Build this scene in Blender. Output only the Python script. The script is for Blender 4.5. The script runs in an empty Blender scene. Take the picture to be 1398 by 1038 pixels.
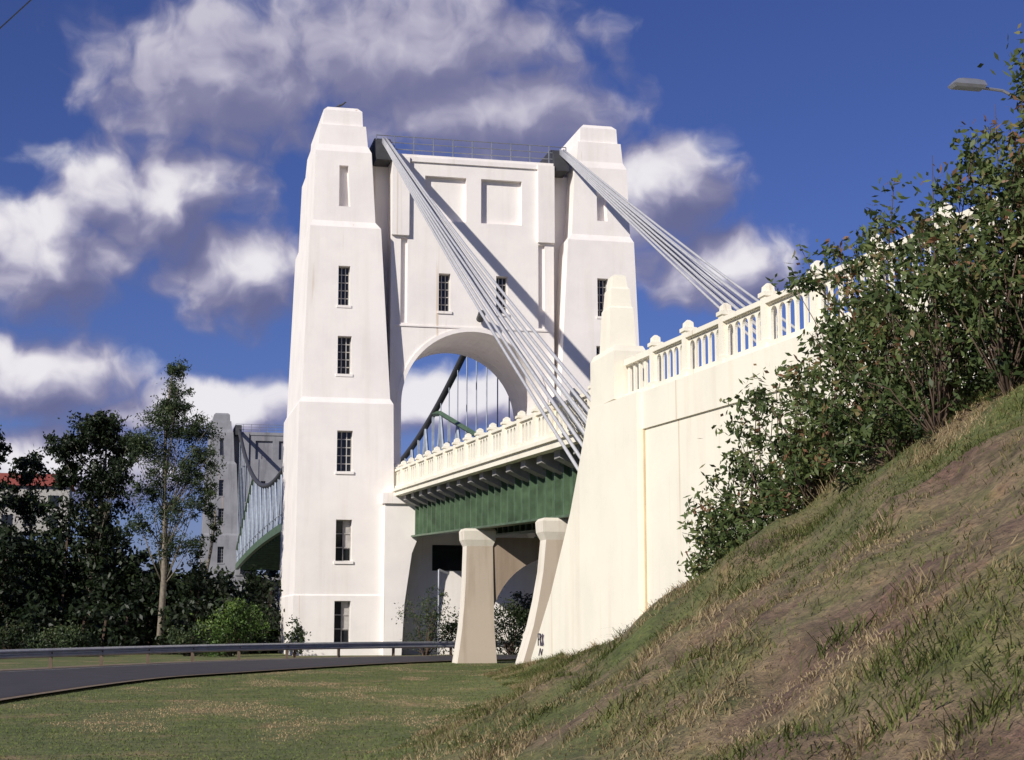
import bpy, math, random
import numpy as np
from mathutils import Vector
random.seed(7); rng=np.random.default_rng(11)
scene=bpy.context.scene

# ------------------------------------------------------------------ materials
def newmat(name):
    m=bpy.data.materials.new(name); m.use_nodes=True
    nt=m.node_tree; b=nt.nodes['Principled BSDF']; return m,nt,b
def ramp(nt,stops):
    r=nt.nodes.new('ShaderNodeValToRGB'); e=r.color_ramp.elements
    e[0].position=stops[0][0]; e[0].color=(*stops[0][1],1)
    e[1].position=stops[-1][0]; e[1].color=(*stops[-1][1],1)
    for p,c in stops[1:-1]:
        x=e.new(p); x.color=(*c,1)
    return r
def noise(nt,vec,scale,detail=5,rough=.55):
    n=nt.nodes.new('ShaderNodeTexNoise'); n.inputs['Scale'].default_value=scale
    n.inputs['Detail'].default_value=detail; n.inputs['Roughness'].default_value=rough
    nt.links.new(vec,n.inputs['Vector']); return n
def mixc(nt,f,a,b,mode='MIX'):
    m=nt.nodes.new('ShaderNodeMix'); m.data_type='RGBA'; m.blend_type=mode
    for s,v in ((m.inputs[0],f),(m.inputs[6],a),(m.inputs[7],b)):
        if isinstance(v,bpy.types.NodeSocket): nt.links.new(v,s)
        elif isinstance(v,(int,float)): s.default_value=v
        else: s.default_value=(*v,1)
    return m.outputs[2]
def concrete(name,base,stain,amt=.5,rough=.75,blotch=.92):
    m,nt,b=newmat(name)
    geo=nt.nodes.new('ShaderNodeNewGeometry')
    mp=nt.nodes.new('ShaderNodeMapping'); mp.inputs['Scale'].default_value=(1.6,1.6,.12)
    nt.links.new(geo.outputs['Position'],mp.inputs['Vector'])
    n1=noise(nt,mp.outputs[0],1.0,5,.6); n2=noise(nt,geo.outputs['Position'],.5,5,.6); n3=noise(nt,geo.outputs['Position'],9,3)
    r1=ramp(nt,[(.5,(0,0,0)),(.78,(amt,amt,amt))]); nt.links.new(n1.outputs[0],r1.inputs[0])
    c=mixc(nt,r1.outputs[0],base,stain)
    r2=ramp(nt,[(.34,(blotch,blotch,blotch*1.01)),(.6,(1,1,1))]); nt.links.new(n2.outputs[0],r2.inputs[0])
    c=mixc(nt,1.0,c,r2.outputs[0],'MULTIPLY')
    mp2=nt.nodes.new('ShaderNodeMapping'); mp2.inputs['Scale'].default_value=(3.2,3.2,.09); mp2.inputs['Location'].default_value=(4,2,1)
    nt.links.new(geo.outputs['Position'],mp2.inputs['Vector']); n4=noise(nt,mp2.outputs[0],1.0,3,.5)
    r4=ramp(nt,[(.68,(0,0,0)),(.76,(.5,.5,.5))]); nt.links.new(n4.outputs[0],r4.inputs[0])
    c=mixc(nt,r4.outputs[0],c,(.5,.33,.16))
    nt.links.new(c,b.inputs['Base Color']); b.inputs['Roughness'].default_value=rough
    bp=nt.nodes.new('ShaderNodeBump'); bp.inputs['Strength'].default_value=.15; bp.inputs['Distance'].default_value=.03
    nt.links.new(n3.outputs[0],bp.inputs['Height']); nt.links.new(bp.outputs[0],b.inputs['Normal'])
    return m
def plain(name,col,rough=.6,metal=0,var=.25,scale=3):
    m,nt,b=newmat(name); geo=nt.nodes.new('ShaderNodeNewGeometry')
    n=noise(nt,geo.outputs['Position'],scale,4)
    r=ramp(nt,[(.3,tuple(c*(1-var) for c in col)),(.7,tuple(min(1,c*(1+var*.4)) for c in col))])
    nt.links.new(n.outputs[0],r.inputs[0]); nt.links.new(r.outputs[0],b.inputs['Base Color'])
    b.inputs['Roughness'].default_value=rough; b.inputs['Metallic'].default_value=metal
    return m
M_tower=concrete('tower_white_paint',(.87,.82,.785),(.66,.58,.5),.35)
M_cream=concrete('cream_paint',(.87,.82,.69),(.64,.55,.4),.35,blotch=.92)
M_pier=concrete('pier_concrete',(.76,.70,.60),(.42,.33,.22),.7)
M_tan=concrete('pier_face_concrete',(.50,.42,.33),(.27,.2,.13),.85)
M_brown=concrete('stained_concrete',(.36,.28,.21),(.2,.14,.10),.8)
M_far=concrete('far_tower_cloud_shade',(.27,.27,.295),(.13,.13,.145),.85,blotch=.75)  # far tower surface in darker grey, cloud shadow put into the colour
M_green=plain('green_steel',(.085,.14,.08),.5,0,.45,2)
M_slab=plain('deck_concrete',(.3,.29,.28),.8)
M_steel=plain('grey_steel',(.32,.36,.43),.5)
M_dark=plain('dark_steel',(.05,.05,.055),.6)
M_strand=plain('cable_strand',(.46,.46,.49),.5,.0,.15,6)
M_galv=plain('galvanised',(.40,.41,.44),.4,.6,.2)
M_glass=plain('window_glass',(.02,.022,.025),.1)
M_frame=plain('window_frame',(.42,.40,.38),.6)
M_bark=plain('bark',(.20,.17,.13),.9,0,.5,6)
M_twig=plain('twig',(.10,.065,.045),.9,0,.4,8)
M_wood=plain('pole_wood',(.15,.11,.08),.9)
M_line=plain('road_paint',(.5,.5,.47),.7,0,.5,8)
M_asph=plain('asphalt',(.042,.036,.043),.85,0,.35,1.5)
M_shoul=plain('road_shoulder_gravel',(.2,.15,.1),.95,0,.4,6)
M_roof=plain('red_roof',(.3,.07,.05),.8)
M_wall=plain('house_wall',(.45,.43,.4),.8)
M_spray=plain('spray_paint',(.03,.02,.05),.6)
M_rust=plain('rust_stain',(.55,.42,.26),.8,0,.3,2)
M_bird=plain('feathers',(.08,.08,.09),.8)
M_paper=plain('litter_paper',(.6,.6,.65),.8)
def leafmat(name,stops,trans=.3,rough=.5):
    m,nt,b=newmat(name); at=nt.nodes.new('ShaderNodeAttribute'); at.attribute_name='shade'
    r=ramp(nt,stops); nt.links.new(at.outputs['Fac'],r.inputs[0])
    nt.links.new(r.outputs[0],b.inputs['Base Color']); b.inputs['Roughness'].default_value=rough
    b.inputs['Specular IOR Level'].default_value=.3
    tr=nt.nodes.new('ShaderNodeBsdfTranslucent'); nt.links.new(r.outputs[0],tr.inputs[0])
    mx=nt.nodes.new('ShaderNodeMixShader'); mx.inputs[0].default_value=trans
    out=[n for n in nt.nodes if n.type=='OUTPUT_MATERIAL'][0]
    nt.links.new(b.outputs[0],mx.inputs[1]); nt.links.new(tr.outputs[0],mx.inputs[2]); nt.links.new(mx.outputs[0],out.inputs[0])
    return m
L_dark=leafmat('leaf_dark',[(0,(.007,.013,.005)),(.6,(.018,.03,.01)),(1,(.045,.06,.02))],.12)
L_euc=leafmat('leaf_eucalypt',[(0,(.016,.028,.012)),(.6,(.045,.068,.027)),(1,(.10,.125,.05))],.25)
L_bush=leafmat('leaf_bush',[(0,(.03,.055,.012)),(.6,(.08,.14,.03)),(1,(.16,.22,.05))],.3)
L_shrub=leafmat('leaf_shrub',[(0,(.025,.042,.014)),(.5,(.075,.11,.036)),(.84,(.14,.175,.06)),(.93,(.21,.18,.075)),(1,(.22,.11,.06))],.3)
GST=[(0,(.07,.09,.022)),(.33,(.135,.155,.045)),(.52,(.20,.19,.075)),(.75,(.27,.205,.11)),(1,(.40,.31,.18))]
G_hill=leafmat('grass_long',GST,.25,.8)
G_lawn=leafmat('grass_lawn',[(0,(.135,.175,.045)),(.4,(.205,.235,.07)),(.65,(.31,.26,.12)),(1,(.54,.38,.22))],.25,.8)

# ------------------------------------------------------------------ helpers
def empty(name,loc=(0,0,0)):
    o=bpy.data.objects.new(name,None); o.location=loc; scene.collection.objects.link(o); return o
class MB:
    def __init__(s): s.v=[];s.f=[];s.m=[]
    def add(s,vs,fs,mi=0):
        o=len(s.v); s.v+=[tuple(p) for p in vs]; s.f+=[tuple(i+o for i in f) for f in fs]; s.m+=[mi]*len(fs)
    def box(s,x0,x1,y0,y1,z0,z1,mi=0):
        s.add([(x,y,z) for z in (z0,z1) for y in (y0,y1) for x in (x0,x1)],
              [(0,2,3,1),(4,5,7,6),(0,1,5,4),(2,6,7,3),(0,4,6,2),(1,3,7,5)],mi)
    def pyz(s,poly,x0,x1,mi=0):
        n=len(poly); s.add([(x0,y,z) for y,z in poly]+[(x1,y,z) for y,z in poly],
            [tuple(range(n)),tuple(range(2*n-1,n-1,-1))]+[(i,i+n,(i+1)%n+n,(i+1)%n) for i in range(n)],mi)
    def pxz(s,poly,y0,y1,mi=0):
        n=len(poly); s.add([(x,y0,z) for x,z in poly]+[(x,y1,z) for x,z in poly],
            [tuple(range(n)),tuple(range(2*n-1,n-1,-1))]+[(i,i+n,(i+1)%n+n,(i+1)%n) for i in range(n)],mi)
    def rings(s,rs,mi=0):
        vs=[];n=len(rs)
        for xl,xr,yf,yb,z in rs: vs+=[(xl,yf,z),(xr,yf,z),(xr,yb,z),(xl,yb,z)]
        fs=[(3,2,1,0),tuple(range(4*n-4,4*n))]
        for k in range(n-1):
            for i in range(4):
                a=4*k+i;b=4*k+(i+1)%4; fs.append((a,b,b+4,a+4))
        s.add(vs,fs,mi)
    def tube(s,pts,r,n=6,mi=0,r1=None):
        pts=[Vector(p) for p in pts]; N=len(pts); vs=[]
        for k,p in enumerate(pts):
            d=(pts[min(k+1,N-1)]-pts[max(k-1,0)]).normalized()
            a=d.cross(Vector((0,0,1)) if abs(d.z)<.9 else Vector((1,0,0))).normalized(); b=d.cross(a)
            rr=r if r1 is None else r+(r1-r)*k/(N-1)
            for i in range(n):
                t=2*math.pi*i/n; vs.append(p+a*math.cos(t)*rr+b*math.sin(t)*rr)
        fs=[tuple(range(n-1,-1,-1)),tuple(range((N-1)*n,N*n))]
        for k in range(N-1):
            for i in range(n):
                a=k*n+i;b=k*n+(i+1)%n; fs.append((a,b,b+n,a+n))
        s.add(vs,fs,mi)
    def build(s,name,parent,mats,smooth=False,fix=True):
        me=bpy.data.meshes.new(name); me.from_pydata(s.v,[],s.f); 
        for m in mats: me.materials.append(m)
        me.polygons.foreach_set('material_index',s.m)
        if fix:
            import bmesh
            bm=bmesh.new(); bm.from_mesh(me); bmesh.ops.recalc_face_normals(bm,faces=bm.faces); bm.to_mesh(me); bm.free()
        if smooth: me.polygons.foreach_set('use_smooth',[True]*len(me.polygons))
        o=bpy.data.objects.new(name,me); scene.collection.objects.link(o)
        if parent: o.parent=parent
        return o
def boolean(o,c):
    md=o.modifiers.new('b','BOOLEAN'); md.object=c; md.operation='DIFFERENCE'; md.solver='EXACT'
    dg=bpy.context.evaluated_depsgraph_get(); me=bpy.data.meshes.new_from_object(o.evaluated_get(dg))
    o.modifiers.clear(); o.data=me; bpy.data.objects.remove(c)
def npmesh(name,V,F,parent,mat,shade=None):
    me=bpy.data.meshes.new(name); k=F.shape[1]
    me.vertices.add(len(V)); me.vertices.foreach_set('co',V.astype(np.float32).ravel())
    me.loops.add(F.size); me.loops.foreach_set('vertex_index',F.astype(np.int32).ravel())
    me.polygons.add(len(F)); me.polygons.foreach_set('loop_start',np.arange(0,F.size,k,dtype=np.int32))
    try: me.polygons.foreach_set('loop_total',np.full(len(F),k,dtype=np.int32))
    except Exception: pass
    me.update(calc_edges=True); me.materials.append(mat)
    if shade is not None:
        a=me.attributes.new('shade','FLOAT','POINT'); a.data.foreach_set('value',shade.astype(np.float32))
    o=bpy.data.objects.new(name,me); scene.collection.objects.link(o)
    if parent: o.parent=parent
    return o
_g=rng.random((256,256))
def vnoise(x,y):
    xi=np.floor(x).astype(int);yi=np.floor(y).astype(int);fx=x-xi;fy=y-yi
    fx=fx*fx*(3-2*fx);fy=fy*fy*(3-2*fy)
    g=lambda a,b:_g[a%256,b%256]
    return (g(xi,yi)*(1-fx)+g(xi+1,yi)*fx)*(1-fy)+(g(xi,yi+1)*(1-fx)+g(xi+1,yi+1)*fx)*fy

# ------------------------------------------------------------------ terrain
def XF(Y): return np.interp(Y,[-20,0,10,19,25,31.5,35,46,60],[2.2,2.2,2.5,3.5,5.3,7.7,8.8,10.4,14])
def H(X,Y):
    X=np.asarray(X,float);Y=np.asarray(Y,float)
    d=np.clip((np.minimum(X,11.6)-XF(Y))/.6,-30,60)
    S=np.interp(Y,[-20,19,24,30],[.67,.66,.57,.55])
    hill=S*.6*np.log1p(np.exp(d))*np.clip((60-Y)/10,0,1)
    bump=((vnoise(X*.9+40,Y*.9)-.5)*.34+(vnoise(X*2.7,Y*2.7+9)-.5)*.2)*np.clip(hill,0,1)
    lawn=(vnoise(X*.3+5,Y*.3+3)-.5)*.12*np.clip((34-Y)/6,0,1)
    river=-9*np.clip((Y-96)/14,0,1)*np.clip((204-Y)/14,0,1)
    far=15*np.clip((Y-214)/50,0,1)*np.clip((-4-X)/14,0,1)
    return hill+bump+lawn+river+far
xs=np.unique(np.concatenate([-np.geomspace(20,2500,24),np.arange(-20,-4,.8),np.arange(-4,12.4,.16),np.arange(12.6,40,1.2),np.geomspace(40,2500,24)]))
ys=np.unique(np.concatenate([-np.geomspace(2,1500,20),np.arange(-2,50,.2),np.arange(50,120,1.2),np.arange(120,280,4),np.geomspace(280,4000,24)]))
XX,YY=np.meshgrid(xs,ys); ZZ=H(XX,YY); nx=len(xs);ny=len(ys)
V=np.stack([XX.ravel(),YY.ravel(),ZZ.ravel()],1)
ii=(np.arange(ny-1)[:,None]*nx+np.arange(nx-1)[None,:]).ravel()
F=np.stack([ii,ii+1,ii+nx+1,ii+nx],1)
mg,nt,b=newmat('ground_soil_grass'); geo=nt.nodes.new('ShaderNodeNewGeometry'); P=geo.outputs['Position']
n1=noise(nt,P,.45,5,.65); n2=noise(nt,P,2.2,5,.65); n3=noise(nt,P,14,4,.7)
r1=ramp(nt,[(.34,(.13,.155,.045)),(.45,(.17,.16,.065)),(.52,(.24,.18,.105)),(.62,(.18,.11,.08))]); nt.links.new(n1.outputs[0],r1.inputs[0])
r1b=ramp(nt,[(.4,(.14,.175,.05)),(.55,(.19,.20,.07)),(.66,(.34,.25,.13))]); nt.links.new(n1.outputs[0],r1b.inputs[0])
sp=nt.nodes.new('ShaderNodeSeparateXYZ'); nt.links.new(P,sp.inputs[0])
mrz=nt.nodes.new('ShaderNodeMapRange'); nt.links.new(sp.outputs[2],mrz.inputs[0]); mrz.inputs[1].default_value=.1; mrz.inputs[2].default_value=.5
base=mixc(nt,mrz.outputs[0],r1b.outputs[0],r1.outputs[0])
r2=ramp(nt,[(.35,(.6,.65,.55)),(.55,(1,1,1)),(.75,(1.25,1.1,.95))]); nt.links.new(n2.outputs[0],r2.inputs[0])
r3=ramp(nt,[(.3,(.5,.5,.5)),(.65,(1.1,1.1,1.1))]); nt.links.new(n3.outputs[0],r3.inputs[0])
c=mixc(nt,1.,base,r2.outputs[0],'MULTIPLY'); c=mixc(nt,1.,c,r3.outputs[0],'MULTIPLY')
nt.links.new(c,b.inputs['Base Color']); b.inputs['Roughness'].default_value=.95
bp=nt.nodes.new('ShaderNodeBump'); bp.inputs['Strength'].default_value=.8; bp.inputs['Distance'].default_value=.1
nt.links.new(n3.outputs[0],bp.inputs['Height']); nt.links.new(bp.outputs[0],b.inputs['Normal'])
g=npmesh('ground',V,F,None,mg); g.data.polygons.foreach_set('use_smooth',[True]*len(F))
mw,nt,b=newmat('river'); b.inputs['Base Color'].default_value=(.05,.06,.05,1); b.inputs['Roughness'].default_value=.12
w=MB(); w.add([(-900,100,-6),(900,100,-6),(900,201,-6),(-900,201,-6)],[(0,1,2,3)]); w.build('river_water',None,[mw],fix=False)

# ------------------------------------------------------------------ road
near=[(-6,-30),(-6,0),(-5.6,12),(-4.6,24),(-2.7,35),(.25,46.4),(3,51.8),(6,57),(9.2,62),(13,66),(18,68.5),(26,70),(40,70.5),(90,71)]
def smooth(pts,n=6):
    out=[]
    for i in range(len(pts)-1):
        p0=Vector(pts[max(i-1,0)]);p1=Vector(pts[i]);p2=Vector(pts[i+1]);p3=Vector(pts[min(i+2,len(pts)-1)])
        for k in range(n):
            t=k/n; out.append(.5*((2*p1)+(p2-p0)*t+(2*p0-5*p1+4*p2-p3)*t*t+(3*p1-p0-3*p2+p3)*t**3))
    out.append(Vector(pts[-1])); return out
NR=smooth(near)
def offs(d):
    o=[]
    for i,p in enumerate(NR):
        t=(NR[min(i+1,len(NR)-1)]-NR[max(i-1,0)]).normalized(); o.append(p+Vector((-t.y,t.x))*d)
    return o
def ribbon(mb,d0,d1,z,mi=0):
    A=offs(d0);B=offs(d1);n=len(A)
    mb.add([(p.x,p.y,z) for p in A]+[(p.x,p.y,z) for p in B],[(i,i+1,n+i+1,n+i) for i in range(n-1)],mi)
rd=MB(); ribbon(rd,0,7.3,.075); rd.build('road',None,[M_asph])
sd_=MB(); ribbon(sd_,7.2,9.0,.06); ribbon(sd_,-.25,.1,.068); sd_.build('road_shoulder',None,[M_shoul])
ln=MB(); ribbon(ln,6.7,6.8,.08); ln.build('road_markings',None,[M_line])
GR=offs(8.1); gr=MB(); e=empty('guard_rail')
prof=[(0,.42),(-.07,.47),(-.07,.5),(0,.555),(0,.585),(-.07,.64),(-.07,.67),(0,.73)]
vs=[];n=len(GR)
for d,z in prof:
    for p in offs(8.1+d): vs.append((p.x,p.y,z))
gr.add(vs,[(k*n+i,k*n+i+1,(k+1)*n+i+1,(k+1)*n+i) for k in range(len(prof)-1) for i in range(n-1)])
gr.build('rail_beam',e,[M_galv],fix=False)
gp=MB(); acc=0
for i in range(1,n):
    a,c2=GR[i-1],GR[i]; L=(c2-a).length; 
    while acc<L:
        p=a+(c2-a)*(acc/L); gp.box(p.x-.06,p.x+.06,p.y+.02,p.y+.16,-.2,.72); acc+=3.2
    acc-=L
gp.build('rail_posts',e,[M_wood])

# ------------------------------------------------------------------ towers
CX=16.45; MX=2*CX
T1=empty('bridge_tower',(0,80,0)); T2=empty('bridge_tower.001',(0,208,0))
RI=[(7.3,12.35,-.06,9.06,-1.5),(7.3,12.35,-.06,9.06,2.9),(7.36,12.3,0,9,2.98),(7.42,12.15,0,9,12.5),(7.56,12.0,.16,8.84,12.78),
    (7.83,11.47,.42,8.55,21.65),(7.98,11.2,.62,8.4,22.0),(8.08,10.98,.8,8.2,25.75),(8.24,10.8,.98,8.0,26.15),
    (8.32,10.7,1.08,7.9,27.25),(8.46,10.56,1.22,7.75,27.27),(8.5,10.52,1.26,7.7,28.1),(8.72,10.3,1.46,7.5,28.32)]
def yf(z): return float(np.interp(z,[r[4] for r in RI],[r[2] for r in RI]))
PW=[(9.72,.8,.6,2.65,0),(9.74,.8,4.6,6.65,0),(9.72,.78,9.05,11.1,1),(9.66,.7,14.0,15.95,1),(9.6,.6,17.55,19.6,1)]
win=MB()
def window(xc,w,z0,z1,y,style):
    x0,x1=xc-w/2,xc+w/2
    win.box(x0-.05,x1+.05,y+.42,y+.45,z0-.05,z1+.05,0)
    t=.045
    win.box(x0,x0+t,y+.34,y+.41,z0,z1,1); win.box(x1-t,x1,y+.34,y+.41,z0,z1,1)
    win.box(x0+t,x1-t,y+.34,y+.41,z1-t,z1,1); win.box(x0+t,x1-t,y+.34,y+.41,z0,z0+t,1)
    nc,nr=(3,5) if style else (2,3)
    for i in range(1,nc): win.box(x0+w*i/nc-.022,x0+w*i/nc+.022,y+.35,y+.4,z0+t,z1-t,1)
    for j in range(1,nr): win.box(x0+t,x1-t,y+.355,y+.395,z0+(z1-z0)*j/nr-.022,z0+(z1-z0)*j/nr+.022,1)
    if not style: win.box(x0+w/2+.03,x1-t,y+.41,y+.418,z0+.3*(z1-z0),z1-t,1)
    win.box(x0-.08,x1+.08,y-.07,y+.1,z0-.14,z0-.01,2)
for side in (0,1):
    mx=(lambda x:x) if side==0 else (lambda x:MX-x)
    p=MB(); p.rings([(min(mx(a),mx(b2)),max(mx(a),mx(b2)),c1,d1,z) for a,b2,c1,d1,z in RI])
    o=p.build('pier_left' if side==0 else 'pier_right',T1,[M_tower])
    c=MB()
    for xc,w,z0,z1,st in PW:
        x=mx(xc); y=yf((z0+z1)/2); c.box(x-w/2,x+w/2,y-1,y+.5,z0,z1); window(x,w,z0,z1,y,st)
    x=mx(9.55); c.add([(x-.24,-1,22.8),(x+.34,-1,22.8),(x+.34,1.1,22.8),(x-.24,1.1,22.8),(x-.24,-1,25.0),(x+.22,-1,25.0),(x+.22,1.1,25.0),(x-.24,1.1,25.0)],
        [(0,3,2,1),(4,5,6,7),(0,1,5,4),(1,2,6,5),(2,3,7,6),(3,0,4,7)])
    boolean(o,c.build('cut',T1,[M_tower]))
    o.parent=T1
def archpoly(x0,x1,z0,z1,r,rz,zc):
    pts=[(x0,z0),(x0,z1),(x1,z1),(x1,z0),(CX+r,z0)]
    for i in range(0,33):
        t=math.pi*i/32; pts.append((CX+r*math.cos(t),zc+rz*math.sin(t)))
    pts.append((CX-r,z0)); return pts
pw=MB(); pw.pxz(archpoly(11.0,21.9,6.5,25.55,3.78,3.9,12.7),2.3,6.7); pw.build('portal_core',T1,[M_tower])
pf=MB(); pf.pxz(archpoly(12.1,20.8,6.5,25.9,3.75,3.85,12.7),1.0,2.3); o=pf.build('portal_front',T1,[M_tower])
c=MB()
for x in (14.92,17.98):
    c.box(x-.31,x+.31,-.5,1.5,17.6,19.6); window(x,.62,17.6,19.6,1.0,1)
for a,b2 in ((13.85,16.05),(16.85,19.05)): c.box(a,b2,-.5,1.28,22.4,24.8)
for a,b2 in ((12.6,12.95),(19.95,20.3)): c.box(a,b2,-.5,1.2,16.9,21.4)
boolean(o,c.build('cut',T1,[M_tower])); o.parent=T1
pt=MB(); pt.pxz([(12.1,21.5),(12.1,25.7),(13.0,25.7),(13.0,21.5)],.8,1.0); pt.pxz([(19.9,21.5),(19.9,25.7),(20.8,25.7),(20.8,21.5)],.8,1.0)
pt.box(12.95,19.95,.9,1.0,25.5,25.75); pt.box(12.3,20.6,.94,1.0,16.72,16.8)
pt.pxz(archpoly(12.1,20.8,6.5,25.5,3.78,3.88,12.7),6.7,8.0)
A=[];
for i in range(33):
    t=math.pi*i/32; A.append((CX+3.76*math.cos(t),12.7+3.86*math.sin(t)))
for i in range(32,-1,-1):
    t=math.pi*i/32; A.append((CX+3.98*math.cos(t),12.7+4.08*math.sin(t)))
pt.pxz(A,.93,1.0)
pt.build('portal_mouldings',T1,[M_tower])
bw=MB()
bw.pxz([(12.0,-1.5),(12.0,7.3),(20.9,7.3),(20.9,-1.5)],1.2,7.8)
for mx in (lambda x:x,lambda x:MX-x):
    P_=[(11.72,-1.5),(12.55,-1.5),(12.75,2.5),(13.1,5),(13.65,6.4),(13.65,7.45),(11.72,7.45)]
    bw.pxz([(mx(a),z) for a,z in P_],-.35,1.2)
bw.box(11.6,13.7,-.5,.3,7.46,8.0); bw.box(MX-13.7,MX-11.6,-.5,.3,7.46,8.0)
bw.build('base_wall',T1,[M_tower])
do=MB(); do.box(14.4,16.6,1.17,1.25,4.2,5.5); do.build('base_dark_panel',T1,[M_glass])  # flat dark panel set slightly proud of the base wall
wo=win.build('windows',T1,[M_glass,M_frame,M_tower])
tr=MB()
for i in range(9):
    x=12.25+8.4*i/8; tr.tube([(x,1.4,25.8),(x,1.4,26.95)],.035,5)
for z in (26.25,26.6,26.95): tr.tube([(11.3,1.4,z),(21.6,1.4,z)],.028,5)
for mx in (11.3,21.6):
    for y in (1.4,3.5,6): tr.tube([(mx,y,25.5),(mx,y,26.95)],.03,5)
tr.build('top_railing',T1,[M_galv])
sh=MB()
for xc in (11.66,MX-11.66):
    P_=[(.9,25.5)]+[(2.0-1.1*math.cos(t),25.85+1.05*math.sin(t)) for t in np.linspace(.1,math.pi/2,7)]+[(7,26.9),(8,25.5)]
    sh.pyz(P_,xc-.4,xc+.4)
sh.build('saddle_housing',T1,[M_dark])
fl=MB(); fl.tube([(16.75,1.0,17.3),(16.75,.5,17.45)],.05,6); fl.tube([(16.75,.75,17.2),(16.75,.3,17.38),(16.75,.2,17.4)],.2,10); fl.build('floodlight',T1,[M_dark])
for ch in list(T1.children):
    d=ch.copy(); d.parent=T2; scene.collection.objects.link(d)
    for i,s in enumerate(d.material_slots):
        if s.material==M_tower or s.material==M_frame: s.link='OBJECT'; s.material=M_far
bd=MB(); bd.tube([(9.3,81.7,28.45),(9.35,81.7,28.5),(9.5,81.7,28.56),(9.62,81.7,28.66),(9.68,81.7,28.72)],.07,8,0,.035); bd.tube([(9.3,81.7,28.46),(9.12,81.7,28.4)],.03,5,0,.02); bd.tube([(9.68,81.7,28.72),(9.76,81.7,28.7)],.015,4,0,.004)
for dy in (-.03,.03): bd.tube([(9.45,81.7+dy,28.5),(9.45,81.7+dy,28.32)],.01,4)
bd.build('bird',None,[M_bird],smooth=True)

# ------------------------------------------------------------------ cables and main span
sc=empty('suspension_cables'); cb=MB()
for X0,sg in ((11.66,1),(MX-11.66,-1)):
    for col in (-1,1):
        for row in range(5):
            a=Vector((X0+col*.09,80.9,26.55-.06*row+.1)); m=Vector((X0+col*.10,79.0,25.7-.07*row))
            q=Vector((X0+col*.3*1.0,40.6,5.95+.42*(2-row)))
            l1=[m.lerp(q,t)-Vector((0,0,.25*math.sin(math.pi*t))) for t in np.linspace(0,1,9)]
            cb.tube([a]+l1,.052,7)
cb.build('side_span_strands',sc,[M_strand],smooth=True)
def zc(y): return 14.5+11.9*((y-148.5)/61.5)**2
def zd(y): return 8.55+1.25*(1-((y-148.5)/60)**2)
mc=MB(); hg=MB(); ts=MB(); td=MB()
def ztop(y):
    if y<118: return 10.7+(17.3-10.7)*(y-90)/28
    if y>179: return 10.7+(17.3-10.7)*(207-y)/28
    return zc(y)
for X0 in (11.75,MX-11.75):
    mc.tube([(X0,y,zc(y)) for y in np.linspace(87,210,42)],.24,8)
    Y=np.linspace(90,207,37)
    for i,y in enumerate(Y):
        if zc(y)-ztop(y)>.4: hg.tube([(X0,y,zc(y)),(X0,y,ztop(y))],.04,4)
        ts.box(X0-.09,X0+.09,y-.1,y+.1,zd(y),ztop(y))
        if i<len(Y)-1:
            y2=Y[i+1]
            if i%2: ts.tube([(X0,y,zd(y)),(X0,y2,ztop(y2))],.1,4)
            else: ts.tube([(X0,y,ztop(y)),(X0,y2,zd(y2))],.1,4)
            ts.tube([(X0-.02,y,ztop(y)),(X0-.02,y2,ztop(y2))],.2,4,1)
            ts.tube([(X0-.02,y,zd(y)+1.1),(X0-.02,y2,zd(y2)+1.1)],.09,4)
            td.pyz([(y,zd(y)-.45),(y2,zd(y2)-.45),(y2,zd(y2)+.25),(y,zd(y)+.25)],X0-.2,X0+.2,0)
for i in range(36):
    y,y2=Y[i],Y[i+1]; td.pyz([(y,zd(y)),(y2,zd(y2)),(y2,zd(y2)+.2),(y,zd(y)+.2)],12,MX-12,1)
    td.box(12,MX-12,y-.15,y+.15,zd(y)-.7,zd(y)-.02,0)
ms=empty('bridge_main_span')
mc.build('main_cable',sc,[M_dark],smooth=True); hg.build('hangers',sc,[M_steel])
ts.build('stiffening_truss',ms,[M_steel,M_green]); td.build('main_deck',ms,[M_green,M_slab])

# ------------------------------------------------------------------ approach span
def zf(y): return 7.85-.03*(80-y)
ap=empty('bridge_approach_span'); dk=MB()
Ya,Yb=39.0,80.2
def strip(mb,y0,y1,x0,x1,lo,hi,mi=0): mb.pyz([(y0,zf(y0)+lo),(y1,zf(y1)+lo),(y1,zf(y1)+hi),(y0,zf(y0)+hi)],x0,x1,mi)
for a,b2 in ((12.2,12.55),(MX-12.55,MX-12.2)): strip(dk,Ya,Yb,a,b2,0,.36,0)
strip(dk,Ya,Yb,12.1,12.2,.22,.34,0); strip(dk,Ya,Yb,MX-12.2,MX-12.1,.22,.34,0)
strip(dk,Ya,Yb,12.55,MX-12.55,.06,.3,1)
y=41.5
while y<79:
    for s in (0,1):
        P_=[(12.5,zf(y)+.05),(12.5,zf(y)-.25),(13.25,zf(y)-.6),(13.25,zf(y)+.05)]
        if s: P_=[(MX-a,z) for a,z in P_]
        dk.pxz(P_,y-.34,y+.34,1)
    y+=2.3
dk.build('deck',ap,[M_cream,M_slab])
gd=MB()
for xg in (13.3,MX-13.3,CX):
    strip(gd,40,79.6,xg-.03,xg+.03,-1.95,.05); strip(gd,40,79.6,xg-.26,xg+.26,-2.03,-1.95); strip(gd,40,79.6,xg-.2,xg+.2,-.32,-.27)
    y=40.6
    while y<79.5:
        for dx in (-1,1):
            x0,x1=sorted((xg+dx*.031,xg+dx*.23)); gd.pyz([(y-.04,zf(y)-1.948),(y+.04,zf(y)-1.948),(y+.04,zf(y)-.33),(y-.04,zf(y)-.33)],x0,x1)
        y+=1.15
y=41.5
while y<79: gd.box(13.35,MX-13.35,y-.06,y+.06,zf(y)-1.2,zf(y)+.04); y+=4.6
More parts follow.
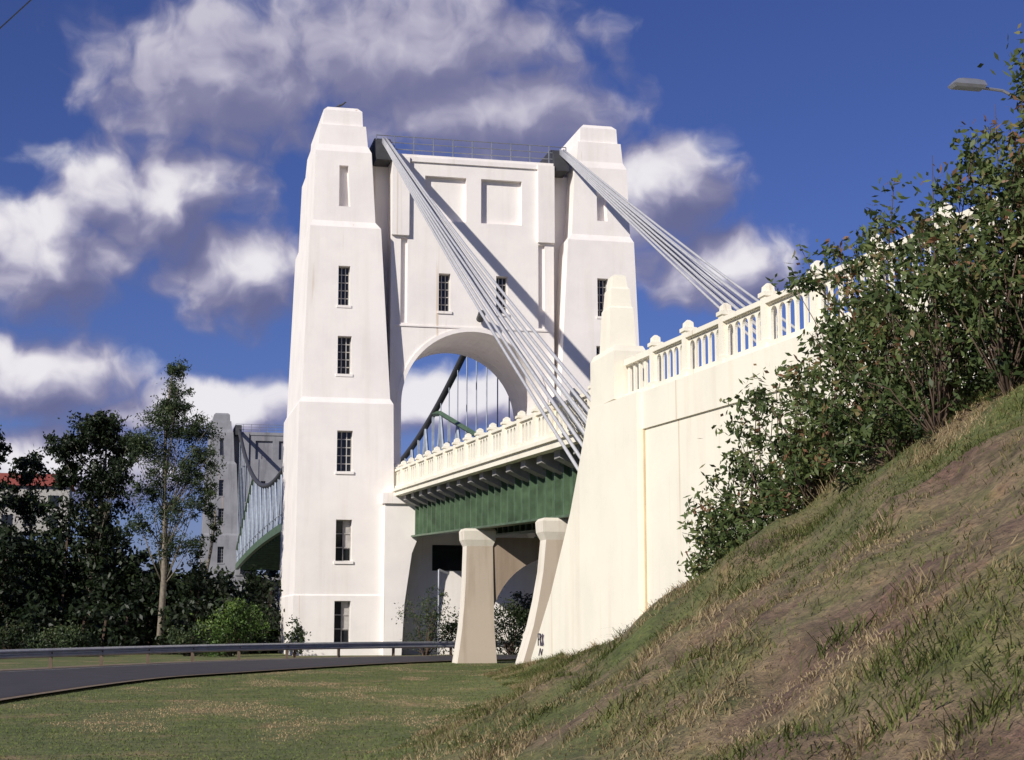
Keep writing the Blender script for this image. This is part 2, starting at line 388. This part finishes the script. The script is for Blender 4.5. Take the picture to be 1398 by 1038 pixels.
gd.build('plate_girders',ap,[M_green])
def pier(yc,name,R,bx=0):
    p=MB(); zt=zf(yc)-2.04
    for s,xc in ((-1,13.25),(1,MX-13.25)):
        p.rings([(xc-a,xc+b3,yc-c1,yc+c1,z) for z,a,b3,c1 in [(zz,A_,B_,C_) if s<0 else (zz,B_,A_,C_) for zz,A_,B_,C_ in R(zt)]])
    x0,x1=13.55,MX-13.55; pts=[(x0,zt-.35),(x1,zt-.35),(x1,.6)]
    for i in range(1,24):
        t=math.pi*i/24; pts.append((CX+(x1-CX)*(.985)*math.cos(t),.8+(zt-1.9)*math.sin(t)**.9))
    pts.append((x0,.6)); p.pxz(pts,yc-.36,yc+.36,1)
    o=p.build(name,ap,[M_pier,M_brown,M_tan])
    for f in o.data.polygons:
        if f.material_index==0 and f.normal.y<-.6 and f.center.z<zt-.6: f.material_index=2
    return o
def Ra(zt): return [(-1,1.02,.66,.6),(.0,.96,.64,.58),(.6,.86,.6,.54),(1.3,.76,.56,.5),(2.2,.67,.54,.46),(3.2,.61,.52,.44),(zt-.7,.57,.5,.42),(zt-.45,.69,.6,.5),(zt-.1,.71,.62,.52),(zt,.64,.56,.46)]
def Rb(zt): return [(-1,1.65,.6,.6),(.0,1.5,.58,.55),(.7,1.28,.54,.52),(1.5,1.04,.5,.5),(2.3,.86,.48,.45),(3.2,.7,.46,.42),(zt-.7,.6,.44,.4),(zt-.45,.72,.54,.48),(zt-.1,.74,.56,.5),(zt,.66,.5,.45)]
pier(64,'pier_a',Ra); pier(50.8,'pier_b',Rb)

# ------------------------------------------------------------------ balustrades
bl=empty('balustrade'); bb=MB()
def bay(x,y0,L=2.3,lo=.36,sw=.30,th=.034,n=4,pw=.155):
    pl=.26; ya=y0+pl/2; yb=y0+L-pl/2; cw=(yb-ya)/n
    def Z(y,h): return zf(y)+lo+h
    def q(y0_,y1_,h0,h1,t): bb.pyz([(y0_,Z(y0_,h0)),(y1_,Z(y1_,h0)),(y1_,Z(y1_,h1)),(y0_,Z(y0_,h1))],x-t,x+t)
    q(ya,yb,0,.15,.11); q(ya,yb,.89,.99,.12)
    q(ya,yb,.87,.89,.07)
    for k in range(n+1):
        a=ya+k*cw-(cw-sw)/2; b_=ya+k*cw+(cw-sw)/2; a=max(a,ya); b_=min(b_,yb); q(a,b_,.15,.67,th)
    for k in range(n):
        yc=ya+(k+.5)*cw; pts=[(yc-cw/2,.67),(yc-sw/2,.67)]
        for i in range(1,10):
            t=math.pi*(1-i/10); pts.append((yc+sw/2*math.cos(t),.67+.15*math.sin(t)))
        pts+=[(yc+sw/2,.67),(yc+cw/2,.67),(yc+cw/2,.87),(yc-cw/2,.87)]
        bb.pyz([(a,Z(a,h)) for a,h in pts],x-th,x+th)
    post(x,y0,lo,k=pw/.155)
def post(x,y0,lo=.36,h=1.14,k=1.0):
    z=zf(y0)+lo
    bb.rings([(x-a*.9*k,x+a*.9*k,y0-a*k,y0+a*k,z+hh) for hh,a in ((-.0,.2),(.2,.2),(.22,.155),(h-.12,.155),(h-.1,.2),(h-.02,.2),(h,.13),(h+.1,.12),(h+.16,.04))])
for X0 in (12.38,MX-12.38):
    y=41.2
    while y<78.5: bay(X0,y,sw=.3,th=.04); y+=2.3
    post(X0,y)
for X0 in (11.4,MX-11.4):
    y=35.0
    while y>-8: bay(X0,y-2.3,sw=.325,th=.03,n=5,pw=.125); y-=2.3
    post(X0,35.0,k=.8); 
    for h0,h1,t in ((0,.15,.11),(.84,.99,.12)):
        bb.pyz([(35.15,zf(35.2)+.36+h0),(37.1,zf(37.1)+.36+h0),(37.1,zf(37.1)+.36+h1),(35.15,zf(35.2)+.36+h1)],X0-t,X0+t)
    for yy in np.linspace(35.3,37.0,5): bb.pyz([(yy-.05,zf(yy)+.51),(yy+.05,zf(yy)+.51),(yy+.05,zf(yy)+1.2),(yy-.05,zf(yy)+1.2)],X0-.035,X0+.035)
bb.build('balusters_and_posts',bl,[M_cream])

# ------------------------------------------------------------------ abutment
ab=empty('bridge_abutment'); am=MB()
am.pyz([(39.25,zf(39.2)+.36),(39.3,7.0),(40.2,5.75),(41.2,4.45),(43.3,2.4),(45.6,.6),(46.2,-1.5),(-12,-1.5),(-12,zf(-12)+.36)],11.2,MX-11.2)
for x0,x1 in ((11.02,11.2),(MX-11.2,MX-11.02)):
    am.pyz([(39.35,zf(39.2)+.36),(39.4,7.0),(40.3,5.75),(41.3,4.45),(43.4,2.4),(45.7,.6),(46.3,-1.5),(35.3,-1.5),(35.3,zf(35.3)+.36)],x0,x1)
for x0,x1 in ((11.15,11.2),(MX-11.2,MX-11.15)):
    strip(am,-12,35.3,x0,x1,-.5,.36)
am.box(11.17,11.2,35.22,35.298,1.0,6.1,1)
am.build('abutment_wall',ab,[M_cream,M_rust])
py_=MB()
for xc in (11.45,MX-11.45):
    z0=zf(38.2)+.36
    def R(h,a,b2): return (xc-a,xc+a,38.2-b2,38.2+b2,h)
    py_.rings([R(z0,.42,1.05),R(8.15,.42,1.05),R(8.3,.36,.95)])
    py_.rings([R(8.3,.34,.46),R(9.35,.30,.38),R(9.4,.27,.34),R(9.85,.24,.30),R(9.9,.2,.25),R(10.2,.17,.2),R(10.25,.1,.12)])
py_.build('obelisk_pylons',ab,[M_cream])
gf=MB()
def scrib(pts): gf.tube([(10.995,44.6-a*.17,.95+b2*.17) for a,b2 in pts],.014,4)
scrib([(-1,0),(-1,2),(0,2),(.1,1.2),(-.9,1)]); scrib([(.5,0),(.5,2),(1.3,1.6),(.5,1),(1.4,0)]); scrib([(1.9,2),(1.9,0),(2.6,.2),(2.1,1),(2.7,1.8)])
scrib([(-.6,-1.6),(.4,-.4),(1.2,-1.5),(2,-.5)])
gf.build('graffiti',ab,[M_spray])

# ------------------------------------------------------------------ street lamp, sign post, overhead wire, house
def lampset(name,base,zh,arm,dirx):
    e=empty(name,base); m=MB(); m.tube([(0,0,0),(0,0,zh)],.1,8,0,.06)
    m.tube([(0,0,zh-.3),(dirx*arm*.5,0,zh+.1),(dirx*arm,0,zh+.15)],.04,6)
    m.build('pole',e,[M_galv])
    h=MB(); x=dirx*arm
    h.rings([(x-.4,x+.4,-.15,.15,zh+.08),(x-.46,x+.44,-.2,.2,zh+.15),(x-.34,x+.4,-.15,.15,zh+.28),(x-.15,x+.25,-.06,.06,zh+.34)]); h.build('lamp_head',e,[M_galv]); return e
lampset('street_lamp',(21.9,35.6,6.8),8.05,1.95,-1)
e=empty('sign_post',(13.9,76.5,0)); m=MB(); m.tube([(0,0,0),(0,0,4.1)],.05,6); m.tube([(0,0,4.1),(.5,0,3.9)],.06,6); m.build('post',e,[M_galv])
ow=empty('overhead_wire'); m=MB()
a=Vector((-2.22,23.15,10));d=Vector((.53,-1.25,0)); m.tube([a+d*(t)+Vector((0,0,.0009*(t+5)**2)) for t in np.linspace(-34,24,20)],.012,4); m.build('wire',ow,[M_dark])
for i,t in enumerate((-34,24)):
    p=a+d*t; e=empty('utility_pole'+('' if i==0 else '.001'),(p.x,p.y,-.3)); m=MB(); m.tube([(0,0,0),(0,0,11.2)],.17,8,0,.11); m.box(-1,1,-.06,.06,10.4,10.55); m.build('pole',e,[M_wood])
hs=empty('house',(-18,258,15.0)); m=MB()
m.box(-7,7,-5,5,0,7,0)
m.add([(-7.6,-5.6,7),(7.6,-5.6,7),(7.6,5.6,7),(-7.6,5.6,7),(-5,0,9.3),(5,0,9.3)],[(0,1,5,4),(1,2,5),(2,3,4,5),(3,0,4),(3,2,1,0)],1)
for i in range(4): m.box(-6+i*3.3,-4.4+i*3.3,-5.05,-4.9,3.8,5.6,2); m.box(-6+i*3.3,-4.4+i*3.3,-5.05,-4.9,1,2.6,2)
m.build('walls_and_roof',hs,[M_wall,M_roof,M_glass])
lt=MB(); z=float(H(7.3,30)); 
lt.add([(7.2,30,z+.05),(7.42,30.05,z+.07),(7.4,30.2,z+.13),(7.22,30.15,z+.06),(7.3,30.1,z+.16)],[(0,1,4),(1,2,4),(2,3,4),(3,0,4)]); lt.build('litter',None,[M_paper],fix=False)

# ------------------------------------------------------------------ vegetation
def clumps(blobs,rel=.28):
    C=[];R=[];S=[]
    for (cx,cy,cz),(rx,ry,rz),n in blobs:
        d=rng.normal(size=(n,3)); d/=np.linalg.norm(d,axis=1)[:,None]
        r=rng.random(n)**(1/2.2)*rng.uniform(.85,1.2,n)
        C.append(np.array([cx,cy,cz])+d*r[:,None]*np.array([rx,ry,rz])); R.append(np.full(n,rel*(rx+rz)/2)*rng.uniform(.5,1.5,n))
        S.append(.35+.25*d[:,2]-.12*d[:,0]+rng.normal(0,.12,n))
    return np.concatenate(C),np.concatenate(R),np.concatenate(S)
def leaves(name,parent,C,R,S,per,l,w,mat,down=0.0):
    n=len(C)*per; idx=np.repeat(np.arange(len(C)),per)
    g=rng.normal(size=(n,3))*.6
    p=C[idx]+g*R[idx][:,None]*np.array([1,1,.8])
    a=rng.normal(size=(n,3)); a[:,2]-=down; a/=np.linalg.norm(a,axis=1)[:,None]
    q=rng.normal(size=(n,3)); bb_=np.cross(a,q); bb_/=np.linalg.norm(bb_,axis=1)[:,None]
    L=(l*rng.uniform(.6,1.3,n))[:,None]; W=(w*rng.uniform(.7,1.2,n))[:,None]
    V=np.stack([p-a*L/2,p+bb_*W/2,p+a*L/2,p-bb_*W/2],1).reshape(-1,3)
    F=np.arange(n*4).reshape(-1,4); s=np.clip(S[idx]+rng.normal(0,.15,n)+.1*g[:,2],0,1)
    return npmesh(name,V,F,parent,mat,np.repeat(s,4))
def limbs(name,parent,base,top,C,r0,r1,mat,frac=.3,bow=.3,start=.3):
    m=MB(); base=Vector(base);top=Vector(top)
    k=[base+(top-base)*t+Vector((math.sin(t*5+base.x)*bow,math.cos(t*4+base.y)*bow,0))*t for t in np.linspace(0,1,9)]
    m.tube(k,r0,8,0,r1)
    for c in C:
        if random.random()>frac: continue
        c=Vector(c); hh=(c.z-base.z)/max(.1,(top.z-base.z)); t=min(.95,max(start,hh-.18)); i=int(t*8); p=k[i]
        mid=p.lerp(c,.5)+Vector((0,0,-.05*(c-p).length))
        rr=max(.01,r0*.22*(1-t)+r1*.3); m.tube([p,mid,c],rr,5,0,rr*.3)
    return m.build(name,parent,[mat],smooth=True,fix=False)
def tree(name,base,h,blobs,per,l,w,lm,r0=.2,rel=.3,bm=M_bark,frac=.35,bow=.3):
    e=empty(name); C,R,S=clumps(blobs,rel); z0=float(H(base[0],base[1]))
    leaves('foliage',e,C,R,S,per,l,w,lm,.5)
    limbs('trunk',e,(base[0],base[1],z0-.2),(base[0]+.3,base[1],z0+h*.93),C,r0,.04,bm,frac,bow); return e
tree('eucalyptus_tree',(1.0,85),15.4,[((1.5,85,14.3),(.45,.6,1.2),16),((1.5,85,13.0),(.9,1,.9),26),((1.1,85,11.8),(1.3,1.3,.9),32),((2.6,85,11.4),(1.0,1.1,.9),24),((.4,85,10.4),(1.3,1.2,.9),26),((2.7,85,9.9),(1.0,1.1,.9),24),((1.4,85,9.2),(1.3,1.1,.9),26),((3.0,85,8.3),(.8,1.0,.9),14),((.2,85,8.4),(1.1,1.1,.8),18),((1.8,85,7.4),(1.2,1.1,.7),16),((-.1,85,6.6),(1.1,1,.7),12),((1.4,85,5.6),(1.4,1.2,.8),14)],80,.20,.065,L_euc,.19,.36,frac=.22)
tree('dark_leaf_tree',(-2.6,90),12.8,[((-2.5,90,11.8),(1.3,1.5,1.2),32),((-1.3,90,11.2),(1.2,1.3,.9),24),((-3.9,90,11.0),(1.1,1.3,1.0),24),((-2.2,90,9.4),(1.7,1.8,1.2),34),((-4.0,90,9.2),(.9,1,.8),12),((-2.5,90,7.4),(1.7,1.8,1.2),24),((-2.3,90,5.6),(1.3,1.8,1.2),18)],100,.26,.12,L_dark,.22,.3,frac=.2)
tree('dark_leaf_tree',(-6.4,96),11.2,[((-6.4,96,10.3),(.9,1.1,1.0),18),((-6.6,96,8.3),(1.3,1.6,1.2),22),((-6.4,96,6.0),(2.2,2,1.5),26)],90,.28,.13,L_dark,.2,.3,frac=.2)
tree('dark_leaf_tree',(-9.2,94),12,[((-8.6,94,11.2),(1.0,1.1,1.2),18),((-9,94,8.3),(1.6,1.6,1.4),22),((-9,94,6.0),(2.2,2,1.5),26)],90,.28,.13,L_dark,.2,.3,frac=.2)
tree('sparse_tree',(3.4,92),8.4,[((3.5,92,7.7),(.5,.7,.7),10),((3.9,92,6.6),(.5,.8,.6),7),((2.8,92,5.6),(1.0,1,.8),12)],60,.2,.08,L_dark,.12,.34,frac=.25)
def mass(name,boxes,per,l,w,lm):
    B=[]
    for x0,x1,y0,y1,h0,h1,n in boxes:
        for _ in range(n):
            x=random.uniform(x0,x1);y=random.uniform(y0,y1);h=random.uniform(h0,h1);r=random.uniform(.8,1.5)
            z0=float(H(x,y))
            for z in np.arange(z0+.5,max(z0+.6,h-r*.5),1.4): B.append(((x,y,z),(r,r,r*.9),6))
    C,R,S=clumps(B,.4); e=empty(name); leaves('foliage',e,C,R,S-.1,per,l,w,lm)
    m=MB()
    for (c,_,_) in B[::4]: m.tube([(c[0],c[1],float(H(c[0],c[1]))),(c[0]+.2,c[1],c[2])],.07,5)
    m.build('stems',e,[M_twig],fix=False); return e
mass('thicket',[(-14,-1,88,94,6.0,8.2,40),(-2,2,87,94,3.6,5.6,22),(2,7.0,87,94,3.3,4.9,34),(-14,6,83,87,1.5,3.4,40),(6,11,91,95,1,3.6,10)],34,.36,.18,L_dark)
mass('far_riverbank_trees',[(-60,-18,226,238,14,18,26),(-18,10,218,224,5,10,34),(10,70,218,232,7,13,30)],16,1.3,.8,L_dark)
def bush(name,x,y,r,h,per=70,lm=L_bush,n=40,l=.16,w=.08):
    z=float(H(x,y)); e=empty(name); C,R,S=clumps([((x,y,z+h*.45),(r,r,h*.5),n),((x+r*.3,y,z+h*.7),(r*.5,r*.5,h*.35),n//3)],.3)
    leaves('foliage',e,C,R,S+.1,per,l,w,lm); m=MB()
    for c in C[::3]: m.tube([(x,y,z-.1),((x+c[0])/2,(y+c[1])/2,z+(c[2]-z)*.6),tuple(c)],.03,4,0,.008)
    m.build('stems',e,[M_twig],fix=False); return e
bush('bush',4.3,78.5,1.6,2.8); bush('bush',2.3,80,1.0,1.5,lm=L_euc,n=24); bush('bush',-3.5,80,1.5,1.4,lm=L_euc); bush('bush',-6,82,1.6,1.6,lm=L_dark)
bush('bush',7.0,75.5,.55,1.7,per=26,n=18,lm=L_euc); bush('bush',13.3,76.6,1.3,3.0,per=30,n=48,lm=L_euc,l=.15,w=.06)
bush('bush',17.5,76.5,1.9,2.9,lm=L_dark,n=56); bush('bush',20.5,77,1.8,3.1,lm=L_dark,n=56); bush('bush',15.3,77.5,1.3,2.2,lm=L_dark,n=40)

# foreground shrubs on the embankment
def sb(x,y,z,r,n,k=.88): return ((x*k,y*k,1.6+(z-1.6)*k),(r*k,r*k,r*k),n)
def shrub(name,base,blobs,per,rel,ns,nr=.16):
    e=empty(name); C,R,S=clumps(blobs,rel); R=nr*rng.uniform(.5,1.5,len(R))
    ok=C[:,2]>H(C[:,0],C[:,1])+.12; C=C[ok];R=R[ok];S=S[ok]
    leaves('foliage',e,C,R,S+.12,per,.12,.05,L_shrub,.2)
    m=MB(); bx=[Vector((b_[0]+random.uniform(-.5,.5),b_[1]+random.uniform(-.5,.5),0)) for b_ in base for _ in range(3)]
    for b_ in bx: b_.z=float(H(b_.x,b_.y))-.1
    for c in C[::ns]:
        c=Vector(c); b_=min(bx,key=lambda q:(q.xy-c.xy).length+random.random()*.5)
        st=b_.lerp(c,random.uniform(0,.35)); mid=st.lerp(c,.5)+Vector((random.uniform(-.2,.2),random.uniform(-.2,.2),(c-b_).length*random.uniform(-.02,.12)))
        tip=c+(c-mid).normalized()*random.uniform(.05,.35)
        m.tube([b_,st,mid,c,tip],.013,4,0,.003)
    for b_ in bx:
        m.tube([b_,b_+Vector((random.uniform(-.2,.2),random.uniform(-.2,.2),.7)),b_+Vector((random.uniform(-.4,.4),random.uniform(-.4,.4),1.5))],.035,6,0,.01)
    m.build('branches',e,[M_twig],smooth=True,fix=False); return e
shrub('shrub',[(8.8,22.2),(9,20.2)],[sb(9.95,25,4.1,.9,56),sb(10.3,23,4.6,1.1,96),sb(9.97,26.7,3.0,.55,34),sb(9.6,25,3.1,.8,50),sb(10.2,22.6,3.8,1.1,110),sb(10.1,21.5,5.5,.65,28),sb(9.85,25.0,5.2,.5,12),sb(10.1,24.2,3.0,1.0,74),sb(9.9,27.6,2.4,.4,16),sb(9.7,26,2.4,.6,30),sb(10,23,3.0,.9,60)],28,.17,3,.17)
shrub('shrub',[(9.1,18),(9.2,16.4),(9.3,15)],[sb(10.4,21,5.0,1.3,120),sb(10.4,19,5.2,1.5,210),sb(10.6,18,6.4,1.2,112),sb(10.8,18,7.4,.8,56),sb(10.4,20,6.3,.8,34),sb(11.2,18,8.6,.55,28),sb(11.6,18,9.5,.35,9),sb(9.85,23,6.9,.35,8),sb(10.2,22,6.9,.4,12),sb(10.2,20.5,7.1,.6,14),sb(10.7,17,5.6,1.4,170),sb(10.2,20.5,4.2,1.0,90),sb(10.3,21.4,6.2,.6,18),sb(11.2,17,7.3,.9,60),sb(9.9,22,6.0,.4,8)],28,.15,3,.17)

# ------------------------------------------------------------------ grass
def grass(name,X,Y,h,wd,lean,shade,mat):
    n=len(X); Z=H(X,Y)-.01; th=rng.random(n)*2*np.pi; dx=np.cos(th);dy=np.sin(th)
    ph=rng.random(n)*2*np.pi; lx=np.cos(ph)*lean*h; ly=np.sin(ph)*lean*h
    P0=np.stack([X,Y,Z],1); W=np.stack([dx*wd,dy*wd,0*dx],1)
    Mid=P0+np.stack([lx*.35,ly*.35,h*.6],1); Tip=P0+np.stack([lx,ly,h*(1-.35*np.minimum(lean,1.6))],1)
    V=np.stack([P0-W/2,P0+W/2,Mid-W*.35,Mid+W*.35,Tip],1).reshape(-1,3)
    b_=(np.arange(n)*5)[:,None]; F=np.concatenate([b_+np.array([[0,1,3]]),b_+np.array([[0,3,2]]),b_+np.array([[2,3,4]])])
    return npmesh(name,V,F,None,mat,np.repeat(np.clip(shade,0,1),5))
def fbm(X,Y,s): return .6*vnoise(X*s,Y*s)+.3*vnoise(X*s*2.3+7,Y*s*2.3)+.1*vnoise(X*s*5+3,Y*s*5)
N=290000
Y=3+45*rng.random(N)**1.6; xf=XF(Y)
X=xf-.7+(11.3-xf+.7)*rng.random(N)
keep=(X>-.5)&(X<11.15); X=X[keep];Y=Y[keep]
dens=fbm(X*1.4+3,Y*1.4,.8); k=rng.random(len(X))<np.clip((dens-.33)*3.6,.07,1); X=X[k];Y=Y[k]
dry=fbm(X+60,Y+20,.7); tall=fbm(X+20,Y+70,1.5)
h=(.045+.14*np.clip(tall-.4,0,1)*1.8)*rng.uniform(.4,1.3,len(X)); sh_=np.clip((dry-.32)*2.5,0,1)+rng.normal(0,.18,len(X))
grass('hill_grass',X,Y,h,.010+.0*X,rng.uniform(.4,1.7,len(X)),sh_,G_hill)
T=260; ty=5+42*rng.random(T)**1.3; tx=XF(ty); tx=tx+(11-tx)*rng.random(T)
idx=np.repeat(np.arange(T),60); ts_=rng.uniform(.09,.27,T); tsh=np.where(rng.random(T)<.6,rng.uniform(.05,.4,T),rng.uniform(.6,.95,T))
X=tx[idx]+rng.normal(0,.1,len(idx));Y=ty[idx]+rng.normal(0,.1,len(idx)); kk=X<11.15; idx=idx[kk];X=X[kk];Y=Y[kk]
grass('grass_tufts',X,Y,ts_[idx]*rng.uniform(.5,1.2,len(X)),.011+.0*X,rng.uniform(.5,1.8,len(X)),tsh[idx]+rng.normal(0,.1,len(X)),G_hill)
N=190000; Y=15+50*rng.random(N)**1.3; X=-8+22*rng.random(N)
xe=np.interp(Y,[p[1] for p in near[:11]],[p[0] for p in near[:11]]); xf=XF(Y)
k=(X>xe+.1)&(X<np.minimum(xf+.5,14)); X=X[k];Y=Y[k]
dry=fbm(X*.9+11,Y*.3+31,1.0); hh=rng.uniform(.02,.05,len(X))*(1+.8*np.clip(fbm(X,Y,.8)-.5,0,1))
grass('lawn_grass',X,Y,hh,.014+.0*X,rng.uniform(.5,1.6,len(X)),np.clip((dry-.46)*5.5,0.1,.95)+rng.normal(0,.12,len(X)),G_lawn)

# ------------------------------------------------------------------ world
W_=bpy.data.worlds.new('World'); scene.world=W_; W_.use_nodes=True; nt=W_.node_tree; N_=nt.nodes; Lk=nt.links
bg=N_['Background']; STR=.1; bg.inputs[1].default_value=STR
sky=N_.new('ShaderNodeTexSky'); sky.sky_type='NISHITA'; sky.sun_disc=False
Ld=Vector((1.3,1.0,-.865)).normalized(); el=math.asin(-Ld.z); az=math.atan2(-Ld.x,-Ld.y)
sky.sun_elevation=el; sky.sun_rotation=az%(2*math.pi); sky.air_density=1.0; sky.dust_density=.3; sky.ozone_density=2.5
skc=mixc(nt,1.0,sky.outputs[0],(.335,.375,.72),'MULTIPLY')
tc=N_.new('ShaderNodeTexCoord'); sx=N_.new('ShaderNodeSeparateXYZ'); Lk.new(tc.outputs['Generated'],sx.inputs[0])
def mth(op,a,b_=None,c_=None):
    m=N_.new('ShaderNodeMath'); m.operation=op
    for i,v in enumerate((a,b_,c_)):
        if v is None: continue
        if isinstance(v,bpy.types.NodeSocket): Lk.new(v,m.inputs[i])
        else: m.inputs[i].default_value=v
    return m.outputs[0]
def vm(op,a,b_):
    m=N_.new('ShaderNodeVectorMath'); m.operation=op
    for i,v in enumerate((a,b_)):
        if isinstance(v,bpy.types.NodeSocket): Lk.new(v,m.inputs[i])
        else: m.inputs[i].default_value=v
    return m
azn=mth('MULTIPLY',mth('ARCTAN2',sx.outputs[0],sx.outputs[1]),57.2958); eln=mth('MULTIPLY',mth('ARCSINE',sx.outputs[2]),57.2958)
cv=N_.new('ShaderNodeCombineXYZ'); Lk.new(azn,cv.inputs[0]); Lk.new(eln,cv.inputs[1])
# cloud banks: azimuth, elevation, half-width, half-height in degrees
CL=[(2.2,18.9,5.4,3.0),(9,20.2,7.2,2.6),(12,18.0,6.0,2.2),(-4.6,22.4,3.8,1.0),
    (0,14.6,4.4,2.4),(-3.6,12.6,3.2,2.5),(3.0,12.2,3.0,2.2),
    (18.3,15.2,3.1,2.3),(20.4,12.6,3.4,1.7),(13,15.8,3.4,1.7),
    (-3.6,8.4,4.0,1.7),(2,7.4,5.5,1.2),(-3,5.2,6,1.6),(11,7.6,5,1.3),(31.5,22.6,3,.8)]
warpn=noise(nt,cv.outputs[0],.4,2,.5); wv=vm('MULTIPLY',vm('SUBTRACT',warpn.outputs['Color'],(.5,.5,.5)).outputs[0],(2.4,1.4,0))
pw_=vm('ADD',cv.outputs[0],wv.outputs[0]).outputs[0]
def dens(off,amp,det):
    p=pw_ if off is None else vm('ADD',pw_,off).outputs[0]; f=None
    for a,e_,rx,ry in CL:
        d=vm('MULTIPLY',vm('SUBTRACT',p,(a,e_,0)).outputs[0],(1/rx,1/ry,0)).outputs[0]
        l=N_.new('ShaderNodeVectorMath'); l.operation='LENGTH'; Lk.new(d,l.inputs[0])
        f=l.outputs['Value'] if f is None else mth('MINIMUM',f,l.outputs['Value'])
    f=mth('MAXIMUM',mth('SUBTRACT',1.0,f),-.8)
    n1_=noise(nt,p,.55,det,.5)
    return mth('ADD',f,mth('MULTIPLY',mth('SUBTRACT',n1_.outputs[0],.5),amp))
d0=dens(None,1.3,6); d1=dens((-.8,1.15,0),1.3,3)
def mr(v,a,b_,c_=0,d_=1):
    m=N_.new('ShaderNodeMapRange'); m.interpolation_type='SMOOTHSTEP'; Lk.new(v,m.inputs[0])
    for i,x in enumerate((a,b_,c_,d_)): m.inputs[i+1].default_value=x
    return m.outputs[0]
alpha=mr(d0,-.14,.46); lit=mr(mth('SUBTRACT',d0,d1),-.5,.75)
hi=mr(eln,15.8,17.6,1.0,.62); lit=mth('MULTIPLY',lit,hi)
lit=mth('ADD',lit,mth('MULTIPLY',mr(eln,15.8,17.6,0,1),.12))
cc=ramp(nt,[(0,(.14,.15,.29)),(.35,(.25,.245,.385)),(.65,(.48,.46,.58)),(1,(.88,.85,.88))]); Lk.new(lit,cc.inputs[0])
c1=vm('SCALE',cc.outputs[0],(0,0,0)); c1.inputs['Scale'].default_value=1/STR
fin=mixc(nt,mth('MULTIPLY',alpha,.95),skc,c1.outputs[0]); Lk.new(fin,bg.inputs[0])

# ------------------------------------------------------------------ sun & camera
sd=bpy.data.lights.new('sun','SUN'); sd.energy=5.0; sd.angle=math.radians(.53); sd.color=(1,.945,.84)
so=bpy.data.objects.new('sun',sd); so.rotation_euler=Ld.to_track_quat('-Z','Y').to_euler(); so.location=(-40,-30,40); scene.collection.objects.link(so)
cd=bpy.data.cameras.new('camera'); cd.sensor_width=36; cd.lens=2200/1398*36; cd.clip_end=8000; cd.clip_start=.1
co=bpy.data.objects.new('camera',cd); co.location=(0,0,1.6); co.rotation_euler=(math.radians(90+8.556),0,math.radians(-12.88)); scene.collection.objects.link(co)
scene.camera=co
scene.view_settings.view_transform='Standard'; scene.view_settings.look='None'; scene.view_settings.exposure=0
